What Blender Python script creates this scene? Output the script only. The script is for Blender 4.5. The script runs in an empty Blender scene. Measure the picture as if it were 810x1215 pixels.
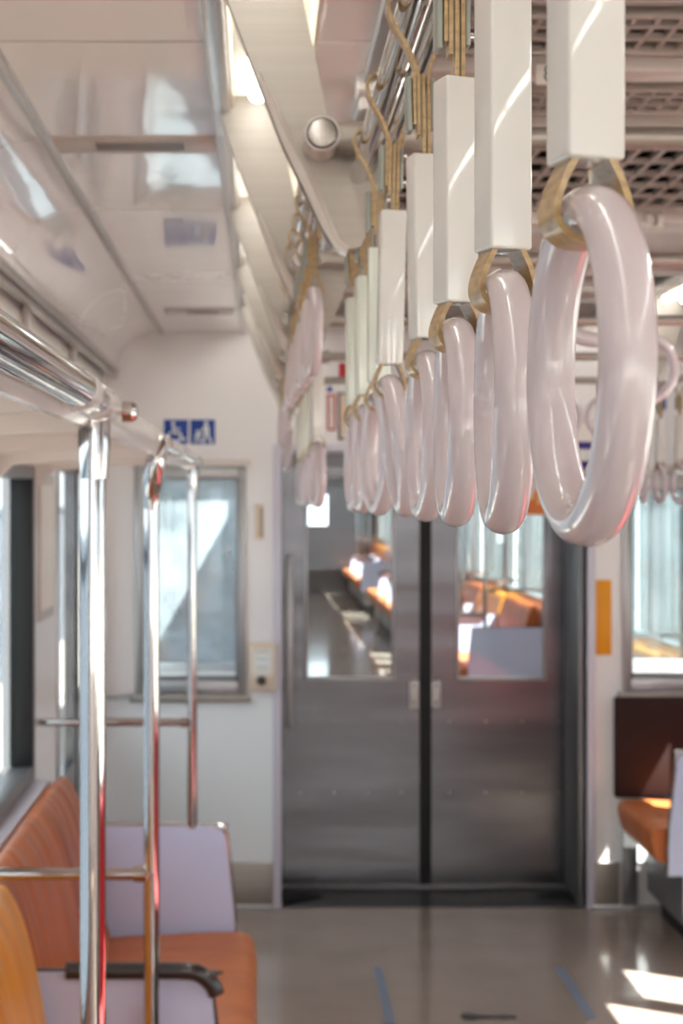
import bpy, bmesh, math, random
from mathutils import Vector, Matrix
random.seed(7)
S = bpy.context.scene
COL = S.collection
PI = math.pi
CZ = 1.67                      # camera height above the car floor
F = 1817.0                     # focal length in pixels of the 810 wide frame

# ------------------------------------------------------------------ camera
cam_d = bpy.data.cameras.new('camera')
cam = bpy.data.objects.new('camera', cam_d); COL.objects.link(cam)
cam.location = (0, 0, CZ); cam.rotation_euler = (PI/2, 0, 0)
cam_d.sensor_fit = 'HORIZONTAL'; cam_d.sensor_width = 15.6; cam_d.lens = 35
cam_d.shift_x = (405-308)/810; cam_d.shift_y = -(607.5-592)/810
cam_d.clip_start = 0.02; cam_d.clip_end = 200
cam_d.dof.use_dof = True; cam_d.dof.focus_distance = 0.80; cam_d.dof.aperture_fstop = 10.5
S.camera = cam
# ------------------------------------------------------------------ world, sun, exposure
w = bpy.data.worlds.new('sky'); S.world = w; w.use_nodes = True
bg = w.node_tree.nodes['Background']
bg.inputs[0].default_value = (0.88, 0.94, 1.0, 1); bg.inputs[1].default_value = 2.7
sd = bpy.data.lights.new('sun', 'SUN'); sun = bpy.data.objects.new('sun', sd); COL.objects.link(sun)
sd.energy = 45; sd.color = (1.0, 0.96, 0.89); sd.angle = math.radians(0.6)
sun.rotation_euler = Vector((-1, 0.55, -1.8)).to_track_quat('-Z', 'Y').to_euler()
sun.location = (6, 0, 9)
S.view_settings.view_transform = 'Standard'; S.view_settings.look = 'None'
S.view_settings.gamma = 1; S.view_settings.use_curve_mapping = False
S.view_settings.exposure = 0.6
LAMP = 7.0

# ------------------------------------------------------------------ materials
def lin(c):
    c = c/255
    return c/12.92 if c <= .04045 else ((c+.055)/1.055)**2.4
def rgb(r, g, b): return (lin(r), lin(g), lin(b), 1)
def setin(n, names, v):
    for k in names:
        if k in n.inputs: n.inputs[k].default_value = v; return
def mat(name, c, metal=0, rough=.4, coat=0, bump=None, vary=None, sub=0, aniso=0):
    m = bpy.data.materials.new(name); m.use_nodes = True
    nt = m.node_tree; b = nt.nodes['Principled BSDF']
    b.inputs['Base Color'].default_value = rgb(*c)
    b.inputs['Metallic'].default_value = metal; b.inputs['Roughness'].default_value = rough
    setin(b, ['Coat Weight'], coat); setin(b, ['Coat Roughness'], .04)
    tc = nt.nodes.new('ShaderNodeTexCoord')
    if bump:   # (scale vec3, strength, distance)
        mp = nt.nodes.new('ShaderNodeMapping'); mp.inputs['Scale'].default_value = bump[0]
        nz = nt.nodes.new('ShaderNodeTexNoise'); nz.inputs['Scale'].default_value = 1; nz.inputs['Detail'].default_value = bump[3] if len(bump) > 3 else 2
        bp = nt.nodes.new('ShaderNodeBump'); bp.inputs['Strength'].default_value = bump[1]; bp.inputs['Distance'].default_value = bump[2]
        nt.links.new(tc.outputs['Object'], mp.inputs[0]); nt.links.new(mp.outputs[0], nz.inputs['Vector'])
        nt.links.new(nz.outputs[0], bp.inputs['Height']); nt.links.new(bp.outputs[0], b.inputs['Normal'])
        if coat: nt.links.new(bp.outputs[0], b.inputs['Coat Normal'])
    if vary:   # (scale vec3, colour 2, low, high)
        mp = nt.nodes.new('ShaderNodeMapping'); mp.inputs['Scale'].default_value = vary[0]
        nz = nt.nodes.new('ShaderNodeTexNoise'); nz.inputs['Scale'].default_value = 1; nz.inputs['Detail'].default_value = 3
        cr = nt.nodes.new('ShaderNodeValToRGB')
        cr.color_ramp.elements[0].color = rgb(*c); cr.color_ramp.elements[1].color = rgb(*vary[1])
        cr.color_ramp.elements[0].position = vary[2]; cr.color_ramp.elements[1].position = vary[3]
        nt.links.new(tc.outputs['Object'], mp.inputs[0]); nt.links.new(mp.outputs[0], nz.inputs['Vector'])
        nt.links.new(nz.outputs[0], cr.inputs[0]); nt.links.new(cr.outputs[0], b.inputs['Base Color'])
    return m
def emit(name, c, s):
    m = bpy.data.materials.new(name); m.use_nodes = True; nt = m.node_tree
    b = nt.nodes['Principled BSDF']; b.inputs['Base Color'].default_value = (1, 1, 1, 1)
    b.inputs['Emission Color'].default_value = rgb(*c); b.inputs['Emission Strength'].default_value = s
    return m
def glass_mat(name, tint, dust=0):
    m = bpy.data.materials.new(name); m.use_nodes = True; nt = m.node_tree
    for n in list(nt.nodes): nt.nodes.remove(n)
    o = nt.nodes.new('ShaderNodeOutputMaterial'); mx = nt.nodes.new('ShaderNodeMixShader')
    t = nt.nodes.new('ShaderNodeBsdfTransparent'); g = nt.nodes.new('ShaderNodeBsdfGlossy'); f = nt.nodes.new('ShaderNodeFresnel')
    f.inputs[0].default_value = 1.45; t.inputs[0].default_value = rgb(*tint); g.inputs['Roughness'].default_value = .01
    ge = nt.nodes.new('ShaderNodeNewGeometry'); iv = nt.nodes.new('ShaderNodeMath'); iv.operation = 'SUBTRACT'; iv.inputs[0].default_value = 1
    mu = nt.nodes.new('ShaderNodeMath'); mu.operation = 'MULTIPLY'
    nt.links.new(ge.outputs['Backfacing'], iv.inputs[1]); nt.links.new(iv.outputs[0], mu.inputs[0]); nt.links.new(f.outputs[0], mu.inputs[1])
    nt.links.new(mu.outputs[0], mx.inputs[0]); nt.links.new(t.outputs[0], mx.inputs[1]); nt.links.new(g.outputs[0], mx.inputs[2])
    if dust:
        d = nt.nodes.new('ShaderNodeBsdfDiffuse'); d.inputs[0].default_value = (.75, .8, .84, 1)
        tl = nt.nodes.new('ShaderNodeBsdfTranslucent'); tl.inputs[0].default_value = (.75, .8, .84, 1); ad = nt.nodes.new('ShaderNodeMixShader'); m2 = nt.nodes.new('ShaderNodeMixShader')
        nz = nt.nodes.new('ShaderNodeTexNoise'); nz.inputs['Scale'].default_value = 5; tc = nt.nodes.new('ShaderNodeTexCoord'); ml = nt.nodes.new('ShaderNodeMath'); ml.operation = 'MULTIPLY'; ml.inputs[1].default_value = dust*2
        nt.links.new(tc.outputs['Object'], nz.inputs['Vector']); nt.links.new(nz.outputs[0], ml.inputs[0]); nt.links.new(ml.outputs[0], m2.inputs[0])
        nt.links.new(d.outputs[0], ad.inputs[1]); nt.links.new(tl.outputs[0], ad.inputs[2])
        nt.links.new(mx.outputs[0], m2.inputs[1]); nt.links.new(ad.outputs[0], m2.inputs[2]); nt.links.new(m2.outputs[0], o.inputs[0])
        return m
    nt.links.new(mx.outputs[0], o.inputs[0]); return m

M = {
 'ceil': mat('glossy_ceiling_panel', (234, 228, 226), 0, .07, 1, bump=((7, 3.5, 4), .30, .0055)),
 'wall': mat('cream_wall_panel', (240, 235, 234), 0, .28, .2),
 'wall_low': mat('pale_grey_wall_panel', (240, 243, 245), 0, .35),
 'lav': mat('pale_lavender_paint', (214, 208, 220), 0, .3),
 'floor': mat('taupe_linoleum', (160, 143, 132), 0, .13, .3, bump=((1.2, 1.2, 1), .15, .01), vary=((3, 3, 3), (150, 133, 122), .35, .65)),
 'plate': mat('speckled_threshold_plate', (92, 92, 92), .6, .4, vary=((160, 160, 160), (55, 55, 58), .4, .6)),
 'steel': mat('brushed_door_steel', (122, 121, 123), 1, .24, 0, bump=((.8, .8, 5), .4, .012), vary=((1.2, 1.2, 9), (106, 105, 107), .3, .7)),  # faint horizontal tone bands painted in to stand for reflected bands
 'sat': mat('satin_stainless', (166, 158, 150), .6, .42, vary=((2, 2, 90), (158, 150, 142), .3, .7)),
 'alu': mat('aluminium_frame', (176, 176, 176), .8, .34),
 'dalu': mat('dark_window_frame', (134, 134, 136), .7, .4),
 'chrome': mat('polished_chrome', (200, 197, 195), 1, .06),
 'chromeb': mat('worn_chrome', (170, 164, 160), 1, .25),
 'ring': mat('pale_pink_ring_plastic', (200, 187, 191), 0, .32, 1),
 'sleeve': mat('ivory_sleeve_plastic', (212, 209, 204), 0, .34, 1),
 'sleeve2': mat('greenish_ivory_sleeve_plastic', (206, 211, 199), 0, .34, 1),
 'belt': mat('tan_vinyl_belt', (184, 154, 108), 0, .36, .35, bump=((400, 60, 60), .3, .0006), vary=((90, 90, 260), (152, 122, 80), .4, .7)),
 'clamp': mat('grey_green_clamp', (142, 146, 138), .1, .35, .3),
 'black': mat('black_rubber', (14, 14, 14), 0, .6),
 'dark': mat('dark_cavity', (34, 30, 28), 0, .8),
 'blackgloss': mat('black_armrest_plastic', (40, 33, 32), 0, .28, .4),
 'grille': mat('taupe_grille_metal', (164, 152, 145), .3, .45),
 'beam': mat('taupe_painted_beam', (186, 174, 168), .1, .35, .3),
 'beam2': mat('pale_grey_beam', (204, 196, 190), .2, .32, .3),
 'cream': mat('cream_light_channel', (206, 198, 180), 0, .3),
 'rack': mat('warm_white_rack_paint', (224, 214, 206), 0, .35, .2),
 'railbody': mat('pale_grey_rail_plastic', (206, 204, 200), 0, .25, .4),
 'lilac': mat('pale_lilac_laminate', (204, 210, 238), 0, .3, .2),
 'trimb': mat('brown_edge_trim', (96, 80, 78), .3, .3, .3),
 'orange': mat('orange_brown_moquette', (184, 92, 18), 0, .45, .08, bump=((3, 8, 1.5), .9, .03), vary=((3, 9, 1.5), (142, 66, 14), .4, .7)),  # darker colour streaks paint in the shade of the upholstery folds
 'cushion': mat('terracotta_cushion', (190, 106, 52), 0, .5, .05, bump=((3, 9, 3), .6, .01), vary=((6, 20, 3), (170, 90, 44), .4, .75)),
 'red_bounce': mat('red_bounce_moquette', (176, 44, 46), 0, .6),  # invented red, used only for the reflections it throws
 'edge': mat('bright_metal_edge', (208, 205, 202), .85, .2),
 'yellow': mat('golden_yellow_moquette', (234, 152, 4), 0, .4, .15, bump=((3, 8, 1.5), .8, .03), vary=((3, 9, 1.5), (208, 124, 4), .4, .7)),  # fold shadows put into the colour as darker streaks
 'maroon': mat('dark_maroon_moquette', (46, 18, 12), 0, .85),
 'blue': mat('sign_blue', (22, 66, 150), 0, .4),
 'white': mat('white_marking', (240, 240, 240), 0, .4),
 'paper': mat('paper_white', (236, 230, 222), 0, .5),
 'red': mat('sign_red', (196, 36, 44), 0, .4),
 'amber': mat('amber_sticker', (236, 154, 8), 0, .4),
 'purple': mat('poster_purple', (64, 44, 130), 0, .5),
 'posto': mat('poster_orange', (222, 120, 50), 0, .5),
 'posty': mat('poster_peach', (240, 190, 140), 0, .5),
 'tapeb': mat('faded_blue_floor_tape', (118, 130, 150), 0, .35),
 'ivory': mat('ivory_box_plastic', (226, 206, 184), 0, .35),
 'ltgreen': mat('pale_green_print', (160, 190, 170), 0, .5),
 'glass': glass_mat('clear_pane', (236, 243, 244)),
 'glassb': glass_mat('side_window_pane', (228, 232, 232)),
 'dusty': glass_mat('dusty_end_pane', (226, 234, 238), .30), 'dusty2': glass_mat('lightly_dusty_end_pane', (226, 232, 234), .06),
 'lamp': emit('lamp_white', (248, 252, 250), LAMP),
 'ground': mat('pale_ballast', (150, 146, 140), 0, .9),
 'conc': mat('blue_grey_outer_wall', (74, 84, 96), 0, .8),
 'fence': mat('pale_grey_cladding', (196, 198, 196), .1, .6),
 'ink': mat('dark_ink', (60, 56, 56), 0, .5),
}

# ------------------------------------------------------------------ mesh helpers
ORG = {}
def mesh_obj(name, bm, m, parent=None, smooth=True, sharp=35):
    me = bpy.data.meshes.new(name)
    if parent is not None:
        bmesh.ops.translate(bm, vec=-ORG[parent.name], verts=bm.verts)
    bmesh.ops.recalc_face_normals(bm, faces=bm.faces)
    for f in bm.faces: f.smooth = smooth
    bm.to_mesh(me); bm.free()
    if smooth: me.set_sharp_from_angle(angle=math.radians(sharp))
    me.materials.append(M[m] if isinstance(m, str) else m)
    o = bpy.data.objects.new(name, me); COL.objects.link(o)
    if parent is not None:
        o.parent = parent; ORG[o.name] = ORG[parent.name]
    else: ORG[o.name] = Vector((0, 0, 0))
    return o
def thing(name, label, cat, loc=(0, 0, 0), group=None):
    o = bpy.data.objects.new(name, None); COL.objects.link(o); o.location = loc
    o.empty_display_size = .05
    ORG[o.name] = Vector(loc); o['label'] = label; o['category'] = cat
    if group: o['group'] = group
    return o
def tag(o, label, cat, group=None, kind=None):
    o['label'] = label; o['category'] = cat
    if group: o['group'] = group
    if kind: o['kind'] = kind
    return o
def struct(name, label=None, cat=None, bm=None, m=None):
    if bm is None:
        o = bpy.data.objects.new(name, None); COL.objects.link(o); ORG[o.name] = Vector((0, 0, 0))
        o.empty_display_size = .05
    else: o = mesh_obj(name, bm, m)
    o['kind'] = 'structure'
    o['label'] = label or name.replace('_', ' '); o['category'] = cat or name.split('_')[0]
    return o
def NB(): return bmesh.new()
def merge(bm, b2):
    me = bpy.data.meshes.new('tmp'); b2.to_mesh(me); b2.free(); bm.from_mesh(me); bpy.data.meshes.remove(me)
def box(bm, x0, x1, y0, y1, z0, z1, bev=0, seg=2, rot=None, shear=None):
    b = bmesh.new(); bmesh.ops.create_cube(b, size=1)
    for v in b.verts:
        v.co = Vector(((x0+x1)/2+v.co.x*(x1-x0), (y0+y1)/2+v.co.y*(y1-y0), (z0+z1)/2+v.co.z*(z1-z0)))
    if bev: bmesh.ops.bevel(b, geom=list(b.edges), offset=bev, segments=seg, profile=.5, affect='EDGES')
    if rot:    # (angle, axis, centre)
        bmesh.ops.rotate(b, cent=rot[2], matrix=Matrix.Rotation(rot[0], 3, rot[1]), verts=b.verts)
    merge(bm, b); return bm
def tube(bm, pts, r, seg=20, closed=False, cap=True, rz=None):
    """sweep a circle (radius r, or list of radii) along pts"""
    pts = [Vector(p) for p in pts]; n = len(pts)
    rs = r if isinstance(r, (list, tuple)) else [r]*n
    rings = []; up = None
    for i, p in enumerate(pts):
        if closed: t = (pts[(i+1) % n]-pts[i-1]).normalized()
        else: t = (pts[min(i+1, n-1)]-pts[max(i-1, 0)]).normalized()
        if up is None:
            up = Vector((0, 0, 1)) if abs(t.z) < .9 else Vector((1, 0, 0))
        a = (up - t*up.dot(t)).normalized(); up = a; b = t.cross(a)
        rings.append([bm.verts.new(p+(a*math.cos(2*PI*k/seg)+b*math.sin(2*PI*k/seg))*rs[i]) for k in range(seg)])
    m = n if closed else n-1
    for i in range(m):
        A, B = rings[i], rings[(i+1) % n]
        for k in range(seg): bm.faces.new((A[k], A[(k+1) % seg], B[(k+1) % seg], B[k]))
    if cap and not closed:
        bm.faces.new(rings[0]); bm.faces.new(rings[-1][::-1])
    return bm
def arc(c, r, a0, a1, n, plane='xz'):
    out = []
    for i in range(n+1):
        a = a0+(a1-a0)*i/n; u, v = r*math.cos(a), r*math.sin(a)
        out.append((c[0]+u, c[1], c[2]+v) if plane == 'xz' else (c[0], c[1]+u, c[2]+v) if plane == 'yz' else (c[0]+u, c[1]+v, c[2]))
    return out
def prism(bm, poly, a0, a1, axis='y'):
    """extrude a polygon given in the plane across the axis between a0 and a1"""
    def P(p, a): return (p[0], a, p[1]) if axis == 'y' else (a, p[0], p[1]) if axis == 'x' else (p[0], p[1], a)
    A = [bm.verts.new(P(p, a0)) for p in poly]; B = [bm.verts.new(P(p, a1)) for p in poly]
    n = len(poly); bm.faces.new(A); bm.faces.new(B[::-1])
    for i in range(n): bm.faces.new((A[i], A[(i+1) % n], B[(i+1) % n], B[i]))
    return bm
def ribbon(bm, path, th, w, y=0):
    """band of thickness th following an x-z path, w wide along y"""
    P = [Vector((p[0], 0, p[1])) for p in path]; n = len(P); L = []; R = []
    for i in range(n):
        t = (P[min(i+1, n-1)]-P[max(i-1, 0)]).normalized(); nn = Vector((-t.z, 0, t.x))
        L.append(P[i]+nn*th/2); R.append(P[i]-nn*th/2)
    sect = []
    for i in range(n):
        sect.append([bm.verts.new((q.x, y+s*w/2, q.z)) for q, s in ((L[i], -1), (L[i], 1), (R[i], 1), (R[i], -1))])
    for i in range(n-1):
        for k in range(4): bm.faces.new((sect[i][k], sect[i][(k+1) % 4], sect[i+1][(k+1) % 4], sect[i+1][k]))
    bm.faces.new(sect[0]); bm.faces.new(sect[-1][::-1]); return bm
def smooth_path(pts, n=6):
    out = []
    for i in range(len(pts)-1):
        p0 = Vector(pts[max(i-1, 0)]); p1 = Vector(pts[i]); p2 = Vector(pts[i+1]); p3 = Vector(pts[min(i+2, len(pts)-1)])
        for k in range(n):
            t = k/n
            out.append(.5*((2*p1)+(-p0+p2)*t+(2*p0-5*p1+4*p2-p3)*t*t+(-p0+3*p1-3*p2+p3)*t**3))
    out.append(Vector(pts[-1])); return out
def disc(bm, cx, cz, r, y0, y1, seg=20, ax='y'):
    return prism(bm, [(cx+r*math.cos(2*PI*k/seg), cz+r*math.sin(2*PI*k/seg)) for k in range(seg)], y0, y1, ax)
def copy_tree(o, parent=None):
    c = o.copy(); COL.objects.link(c); c.parent = parent
    ORG[c.name] = ORG.get(o.name, Vector((0, 0, 0)))
    for ch in list(o.children): copy_tree(ch, c)
    return c
def wall_grid(bm, x0, x1, y0, y1, z0, z1, holes, axis='x'):
    """slab with rectangular holes (a0,a1,z0,z1), a along y for axis x and along x for axis y"""
    a0, a1 = (y0, y1) if axis == 'x' else (x0, x1)
    A = sorted({a0, a1, *[min(max(h[i], a0), a1) for h in holes for i in (0, 1)]})
    for p, q in zip(A, A[1:]):
        if q-p < 1e-5: continue
        hs = sorted([(h[2], h[3]) for h in holes if h[0] < (p+q)/2 < h[1]])
        z = z0
        for (b, t) in hs+[(z1, z1)]:
            if b-z > 1e-5:
                if axis == 'x': box(bm, x0, x1, p, q, z, b)
                else: box(bm, p, q, y0, y1, z, b)
            z = max(z, t)
    return bm
XC = 0.71                       # centre line of the car
def mx(x): return 2*XC-x
XL = -0.63; XR = mx(XL)
YW = 6.24; YD = 6.56            # end wall face, door plane
YB = -3.6                       # rear end of this car

# ================================================================== SETTING
bm = NB(); box(bm, XL-.1, XR+.1, YB, YW+.02, -.08, 0)
struct('floor', 'taupe glossy car floor', 'floor', bm, 'floor')

left_holes = [(-3.2, -.95, .9, 1.76), (-.6, .6, .02, 1.86), (.95, 2.45, .9, 1.76), (2.6, 4.22, .9, 1.76), (4.75, 6.12, .02, 1.86)]
right_holes = [(-3.2, -.95, .9, 1.76), (-.6, .6, .02, 1.86), (.95, 3.3, .9, 1.76), (4.08, 5.16, .02, 1.86), (5.62, 6.04, .9, 1.76)]
bm = NB(); wall_grid(bm, XL-.08, XL, YB, YW+.1, 0, 2.22, left_holes)
struct('wall_left', 'cream side wall behind the orange seats', 'wall', bm, 'wall')
bm = NB(); wall_grid(bm, XR, XR+.08, YB, YW+.1, 0, 2.22, right_holes)
struct('wall_right', 'cream side wall on the sunny side', 'wall', bm, 'wall')
bm = NB(); wall_grid(bm, XL-.1, XR+.1, YB-.08, YB, 0, 2.5, [(XL+.1, .05, .9, 1.8), (mx(.05), XR-.1, .9, 1.8), (.3, 1.1, .9, 1.8)], 'y')
struct('wall_back', 'end wall behind the viewpoint', 'wall', bm, 'wall')

# ceiling: flat panels, quarter round coves, light channels
CH = 2.347
def ceiling_side(bm, sgn):
    X = (lambda x: x) if sgn > 0 else mx
    joints = [YB, -2.2, -.9, .3, 1.5, 2.27, 2.88, 3.57, 4.92, YW]
    g = .0035
    for a, b in zip(joints, joints[1:]):
        # flat panel
        xs = sorted((X(-.395), X(-.075)))
        box(bm, xs[0], xs[1], a+g, b-g, CH, CH+.02, .0015, 1)
        xs = sorted((X(.085), X(.172)))
        box(bm, xs[0], xs[1], a+g, b-g, CH, CH+.02, .0015, 1)
        pts = []
        N = 14
        for k in range(N+1):
            t = k/N*PI/2
            pts.append((-.580+.172*(1-math.cos(t)), 2.205+.142*math.sin(t)))
        inner = [(X(p[0]), p[1]) for p in pts]; outer = [(X(p[0]-.01), p[1]+.014) for p in pts[::-1]]
        prism(bm, inner+outer, a+g, b-g)
bm = NB(); ceiling_side(bm, 1); ceiling_side(bm, -1)
box(bm, XL-.1, XL+.07, YB, YW, 2.37, 2.39); box(bm, XR-.07, XR+.1, YB, YW, 2.37, 2.39)
struct('ceiling', 'glossy pinkish white ceiling panels', 'ceiling', bm, 'ceil')
# roof above so no sky leaks in
bm = NB(); box(bm, XL-.15, XR+.15, YB-.1, YW+.1, 2.62, 2.70)
box(bm, XL-.15, XL-.05, YB-.1, YW+.1, 2.2, 2.65); box(bm, XR+.05, XR+.15, YB-.1, YW+.1, 2.2, 2.65)
struct('trim_1', 'dark roof cavity above the vents', 'roof', bm, 'dark')
n = 2
for s in (1, -1):
    X = (lambda x: x) if s > 0 else mx
    side = 'left' if s > 0 else 'right'
    def bx(bm, a, b, *r, **k):
        p, q = sorted((X(a), X(b))); box(bm, p, q, *r, **k)
    bm = NB(); bx(bm, -.412, -.39, YB, YW, CH-.006, CH+.004, .002); struct('trim_%d' % n, 'metal joint strip between cove and %s ceiling panels' % side, 'trim', bm, 'edge'); n += 1
    bm = NB(); bx(bm, -.082, -.050, YB, YW, CH-.008, CH+.05, .003); struct('trim_%d' % n, 'outer metal edge of the %s light channel' % side, 'trim', bm, 'edge'); n += 1
    bm = NB(); bx(bm, .166, .186, YB, YW, CH-.014, CH+.03, .003); struct('trim_%d' % n, 'metal strip beside the %s vents' % side, 'trim', bm, 'alu'); n += 1
    bm = NB(); bx(bm, -.61, -.572, YB, YW, 2.178, 2.208, .004); bx(bm, -.6, -.575, YB, YW, 2.16, 2.17, .002)
    struct('trim_%d' % n, 'metal edge under the %s ceiling cove' % side, 'trim', bm, 'edge'); n += 1
    # dark fillers in the panel joints
    bm = NB()
    for yj in (-2.2, -.9, .3, 1.5, 2.27, 2.88, 3.57, 4.92, YW-.004):
        bx(bm, -.395, -.082, yj-.006, yj+.006, CH+.0012, CH+.006)
        pts = [(-.580+.172*(1-math.cos(q/14*PI/2)), 2.205+.142*math.sin(q/14*PI/2)) for q in range(15)]
        prism(bm, [(X(p[0]-.0009), p[1]+.0009) for p in pts]+[(X(p[0]-.006), p[1]+.006) for p in pts[::-1]], yj-.006, yj+.006)
    struct('trim_%d' % n, 'dark joints between the %s ceiling panels' % side, 'trim', bm, 'ink'); n += 1
    # light channel
    bm = NB(); bx(bm, -.05, -.045, YB, YW, CH, 2.47); bx(bm, .08, .086, YB, YW, CH, 2.47); bx(bm, -.05, .086, YB, YW, 2.465, 2.475)
    struct('trim_%d' % n, 'cream inside of the %s light channel' % side, 'trim', bm, 'cream'); n += 1

# end wall with door opening and two windows
DO0, DO1, DOT = .088, mx(.088), 1.862
WIN_L = (-.508, -.055, .875, 1.805)
WIN_R = (mx(-.055), mx(-.508), .885, 1.765)
bm = NB()
wall_grid(bm, XL-.08, XR+.08, YW, YW+.06, 0, 2.64, [(DO0, DO1, -.1, DOT), WIN_L, WIN_R], 'y')
ew = struct('wall_front', 'pale end wall around the gangway doors', 'wall', bm, 'wall')
bm = NB(); wall_grid(bm, XL, DO0-.002, YW-.006, YW, .19, .872, [], 'y'); wall_grid(bm, DO1+.11, XR, YW-.006, YW, .19, .875, [], 'y')
struct('trim_%d' % n, 'pale grey dado panel under the end windows', 'trim', bm, 'wall_low'); n += 1
bm = NB(); box(bm, XL, DO0-.035, YW-.01, YW, .02, .19, .001); box(bm, DO1+.02, DO1+.13, YW-.01, YW, .02, .19, .001)
struct('baseboard_front', 'stainless kick plates at the foot of the end wall', 'baseboard', bm, 'sat')
bm = NB(); box(bm, XL, DO0-.035, YW-.02, YW, 0, .02, .003); box(bm, DO1+.02, XR, YW-.02, YW, 0, .02, .003)
struct('trim_%d' % n, 'thin metal skirting on the floor edge', 'trim', bm, 'alu'); n += 1
# jambs of the door opening
bm = NB()
box(bm, DO0-.034, DO0, YW-.014, YD+.08, 0, DOT, .004);
box(bm, DO1, DO1+.034, YW-.014, YD+.08, 0, DOT, .004)
box(bm, DO0-.034, DO1+.034, YW-.014, YD+.08, DOT, DOT+.03, .004)
struct('trim_%d' % n, 'lavender white frame of the gangway doorway', 'trim', bm, 'lav'); n += 1
bm = NB(); box(bm, DO0, DO1, YW+.02, YD+.4, -.03, .003); struct('trim_%d' % n, 'speckled dark threshold plate', 'trim', bm, 'plate'); n += 1
bm = NB()
prism(bm, [(DO0, YW+.05), (DO0+.17, YW+.17), (DO0, YW+.26)], .003, .012, 'z')
prism(bm, [(DO1, YW+.05), (DO1-.17, YW+.17), (DO1, YW+.26)], .003, .012, 'z')
struct('trim_%d' % n, 'black wedge plates in the doorway corners', 'trim', bm, 'black'); n += 1

# windows
wn = 1
def end_window(r, label, yf, lab2=''):
    global wn
    x0, x1, z0, z1 = r
    t = struct('window_%d' % wn, label, 'window'); wn += 1
    bm = NB()
    for a in ((x0, x0+.034, z0, z1), (x1-.034, x1, z0, z1), (x0+.034, x1-.034, z1-.05, z1), (x0+.034, x1-.034, z0, z0+.055)):
        box(bm, a[0], a[1], yf-.012, yf+.05, a[2], a[3], .004)
    mesh_obj('window_frame', bm, 'alu', t)
    bm = NB()
    for a in ((x0+.034, x0+.044, z0+.05, z1-.05), (x1-.044, x1-.034, z0+.05, z1-.05), (x0+.03, x1-.03, z1-.058, z1-.048), (x0+.03, x1-.03, z0+.055, z0+.075)):
        box(bm, a[0], a[1], yf+.0, yf+.03, a[2], a[3])
    mesh_obj('gasket', bm, 'dalu', t)
    bm = NB(); box(bm, x0+.04, x1-.04, yf+.014, yf+.018, z0+.07, z1-.055); mesh_obj('pane', bm, 'glass', t)
    bm = NB(); box(bm, x0-.02, x1+.02, yf-.03, yf+.0, z0-.03, z0, .004); mesh_obj('sill', bm, 'sat', t)
    bm = NB(); box(bm, x0-.035, x1+.02, yf-.03, yf, z1, z1+.024, .004); mesh_obj('header', bm, 'rack', t)
    return t
end_window(WIN_L, 'left end window beside the intercom, next car behind it', YW)
end_window(WIN_R, 'right end window above the dark maroon seat', YW)
def side_window(x, y0, y1, z0, z1, sgn, label, sun_mask=None, parent=None):
    """sgn +1: room to the right of the wall"""
    global wn
    t = struct('window_%d' % wn, label, 'window'); wn += 1
    xi = x+sgn*.012; xo = x-sgn*.05; a, b = sorted((xi, xo))
    bm = NB()
    for q in ((y0, y0+.035, z0, z1), (y1-.035, y1, z0, z1), (y0+.035, y1-.035, z1-.035, z1), (y0+.035, y1-.035, z0, z0+.04)):
        box(bm, a, b, q[0], q[1], q[2], q[3], .003)
    mesh_obj('window_frame', bm, 'dalu', t)
    bm = NB()
    for q in ((y0+.035, y0+.055, z0+.04, z1-.03), (y1-.055, y1-.035, z0+.04, z1-.03)):
        box(bm, a, b, q[0], q[1], q[2], q[3], .003)
    mesh_obj('gasket', bm, 'black', t)
    bm = NB(); c, d = sorted((x-sgn*.03, x-sgn*.034)); box(bm, c, d, y0+.05, y1-.05, z0+.035, z1-.03); mesh_obj('pane', bm, 'glassb', t)
    bm = NB(); c, d = sorted((x, x+sgn*.05)); box(bm, c, d, y0-.02, y1+.02, z0-.03, z0-.005, .005); mesh_obj('sill', bm, 'lav', t)
    if sun_mask:
        bm = NB(); c, d = sorted((x-sgn*.02, x-sgn*.017)); box(bm, c, d, y0+.04, y1-.04, sun_mask, z1-.02); box(bm, c-.004, d+.004, y0+.04, y1-.04, sun_mask-.02, sun_mask, .003)
        mesh_obj('sun_mask_blind', bm, 'cream', t)  # added blind, out of view, trims the sunlight coming in
    return t
dn = 1
def side_door(x, y0, y1, sgn, label, win=(.95, 1.65), z1=1.86, mar=(.13, .12), top2=None):
    global dn
    t = struct('door_%d' % dn, label, 'door'); dn += 1
    ym = (y0+y1)/2
    a, b = sorted((x-sgn*.02, x-sgn*.055))
    bm = NB()
    wins = ((y0+.02+mar[0], ym-.012-mar[1]), (ym+.012+mar[1], y1-.02-mar[0]))
    tops = (win[1], top2 or win[1])
    for (p, q), h, tp in zip(((y0+.02, ym-.012), (ym+.012, y1-.02)), wins, tops):
        wall_grid(bm, a, b, p, q, .03, z1-.01, [(h[0], h[1], win[0], tp)])
    mesh_obj('door_leaf', bm, 'steel', t)
    bm = NB(); box(bm, a-.002, b+.002, ym-.014, ym+.014, .03, z1-.01); mesh_obj('rubber_seal', bm, 'black', t)
    bm = NB()
    for h in wins:
        c = (a+b)/2; box(bm, c-.002, c+.002, h[0], h[1], win[0], win[1])
    mesh_obj('pane', bm, 'glassb', t)
    bm = NB(); c, d = sorted((x+sgn*.008, x-sgn*.08))
    box(bm, c, d, y0, y0+.025, 0, z1, .003); box(bm, c, d, y1-.025, y1, 0, z1, .003); box(bm, c, d, y0+.025, y1-.025, z1-.02, z1, .003)
    mesh_obj('door_frame', bm, 'alu', t)
    return t
side_window(XL, -3.2, -.95, .9, 1.76, 1, 'left side window farthest behind the viewpoint')
side_window(XL, .95, 2.45, .9, 1.76, 1, 'left side window beside the near pole')
side_window(XL, 2.6, 4.22, .9, 1.76, 1, 'left side window above the orange backrest')
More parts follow.
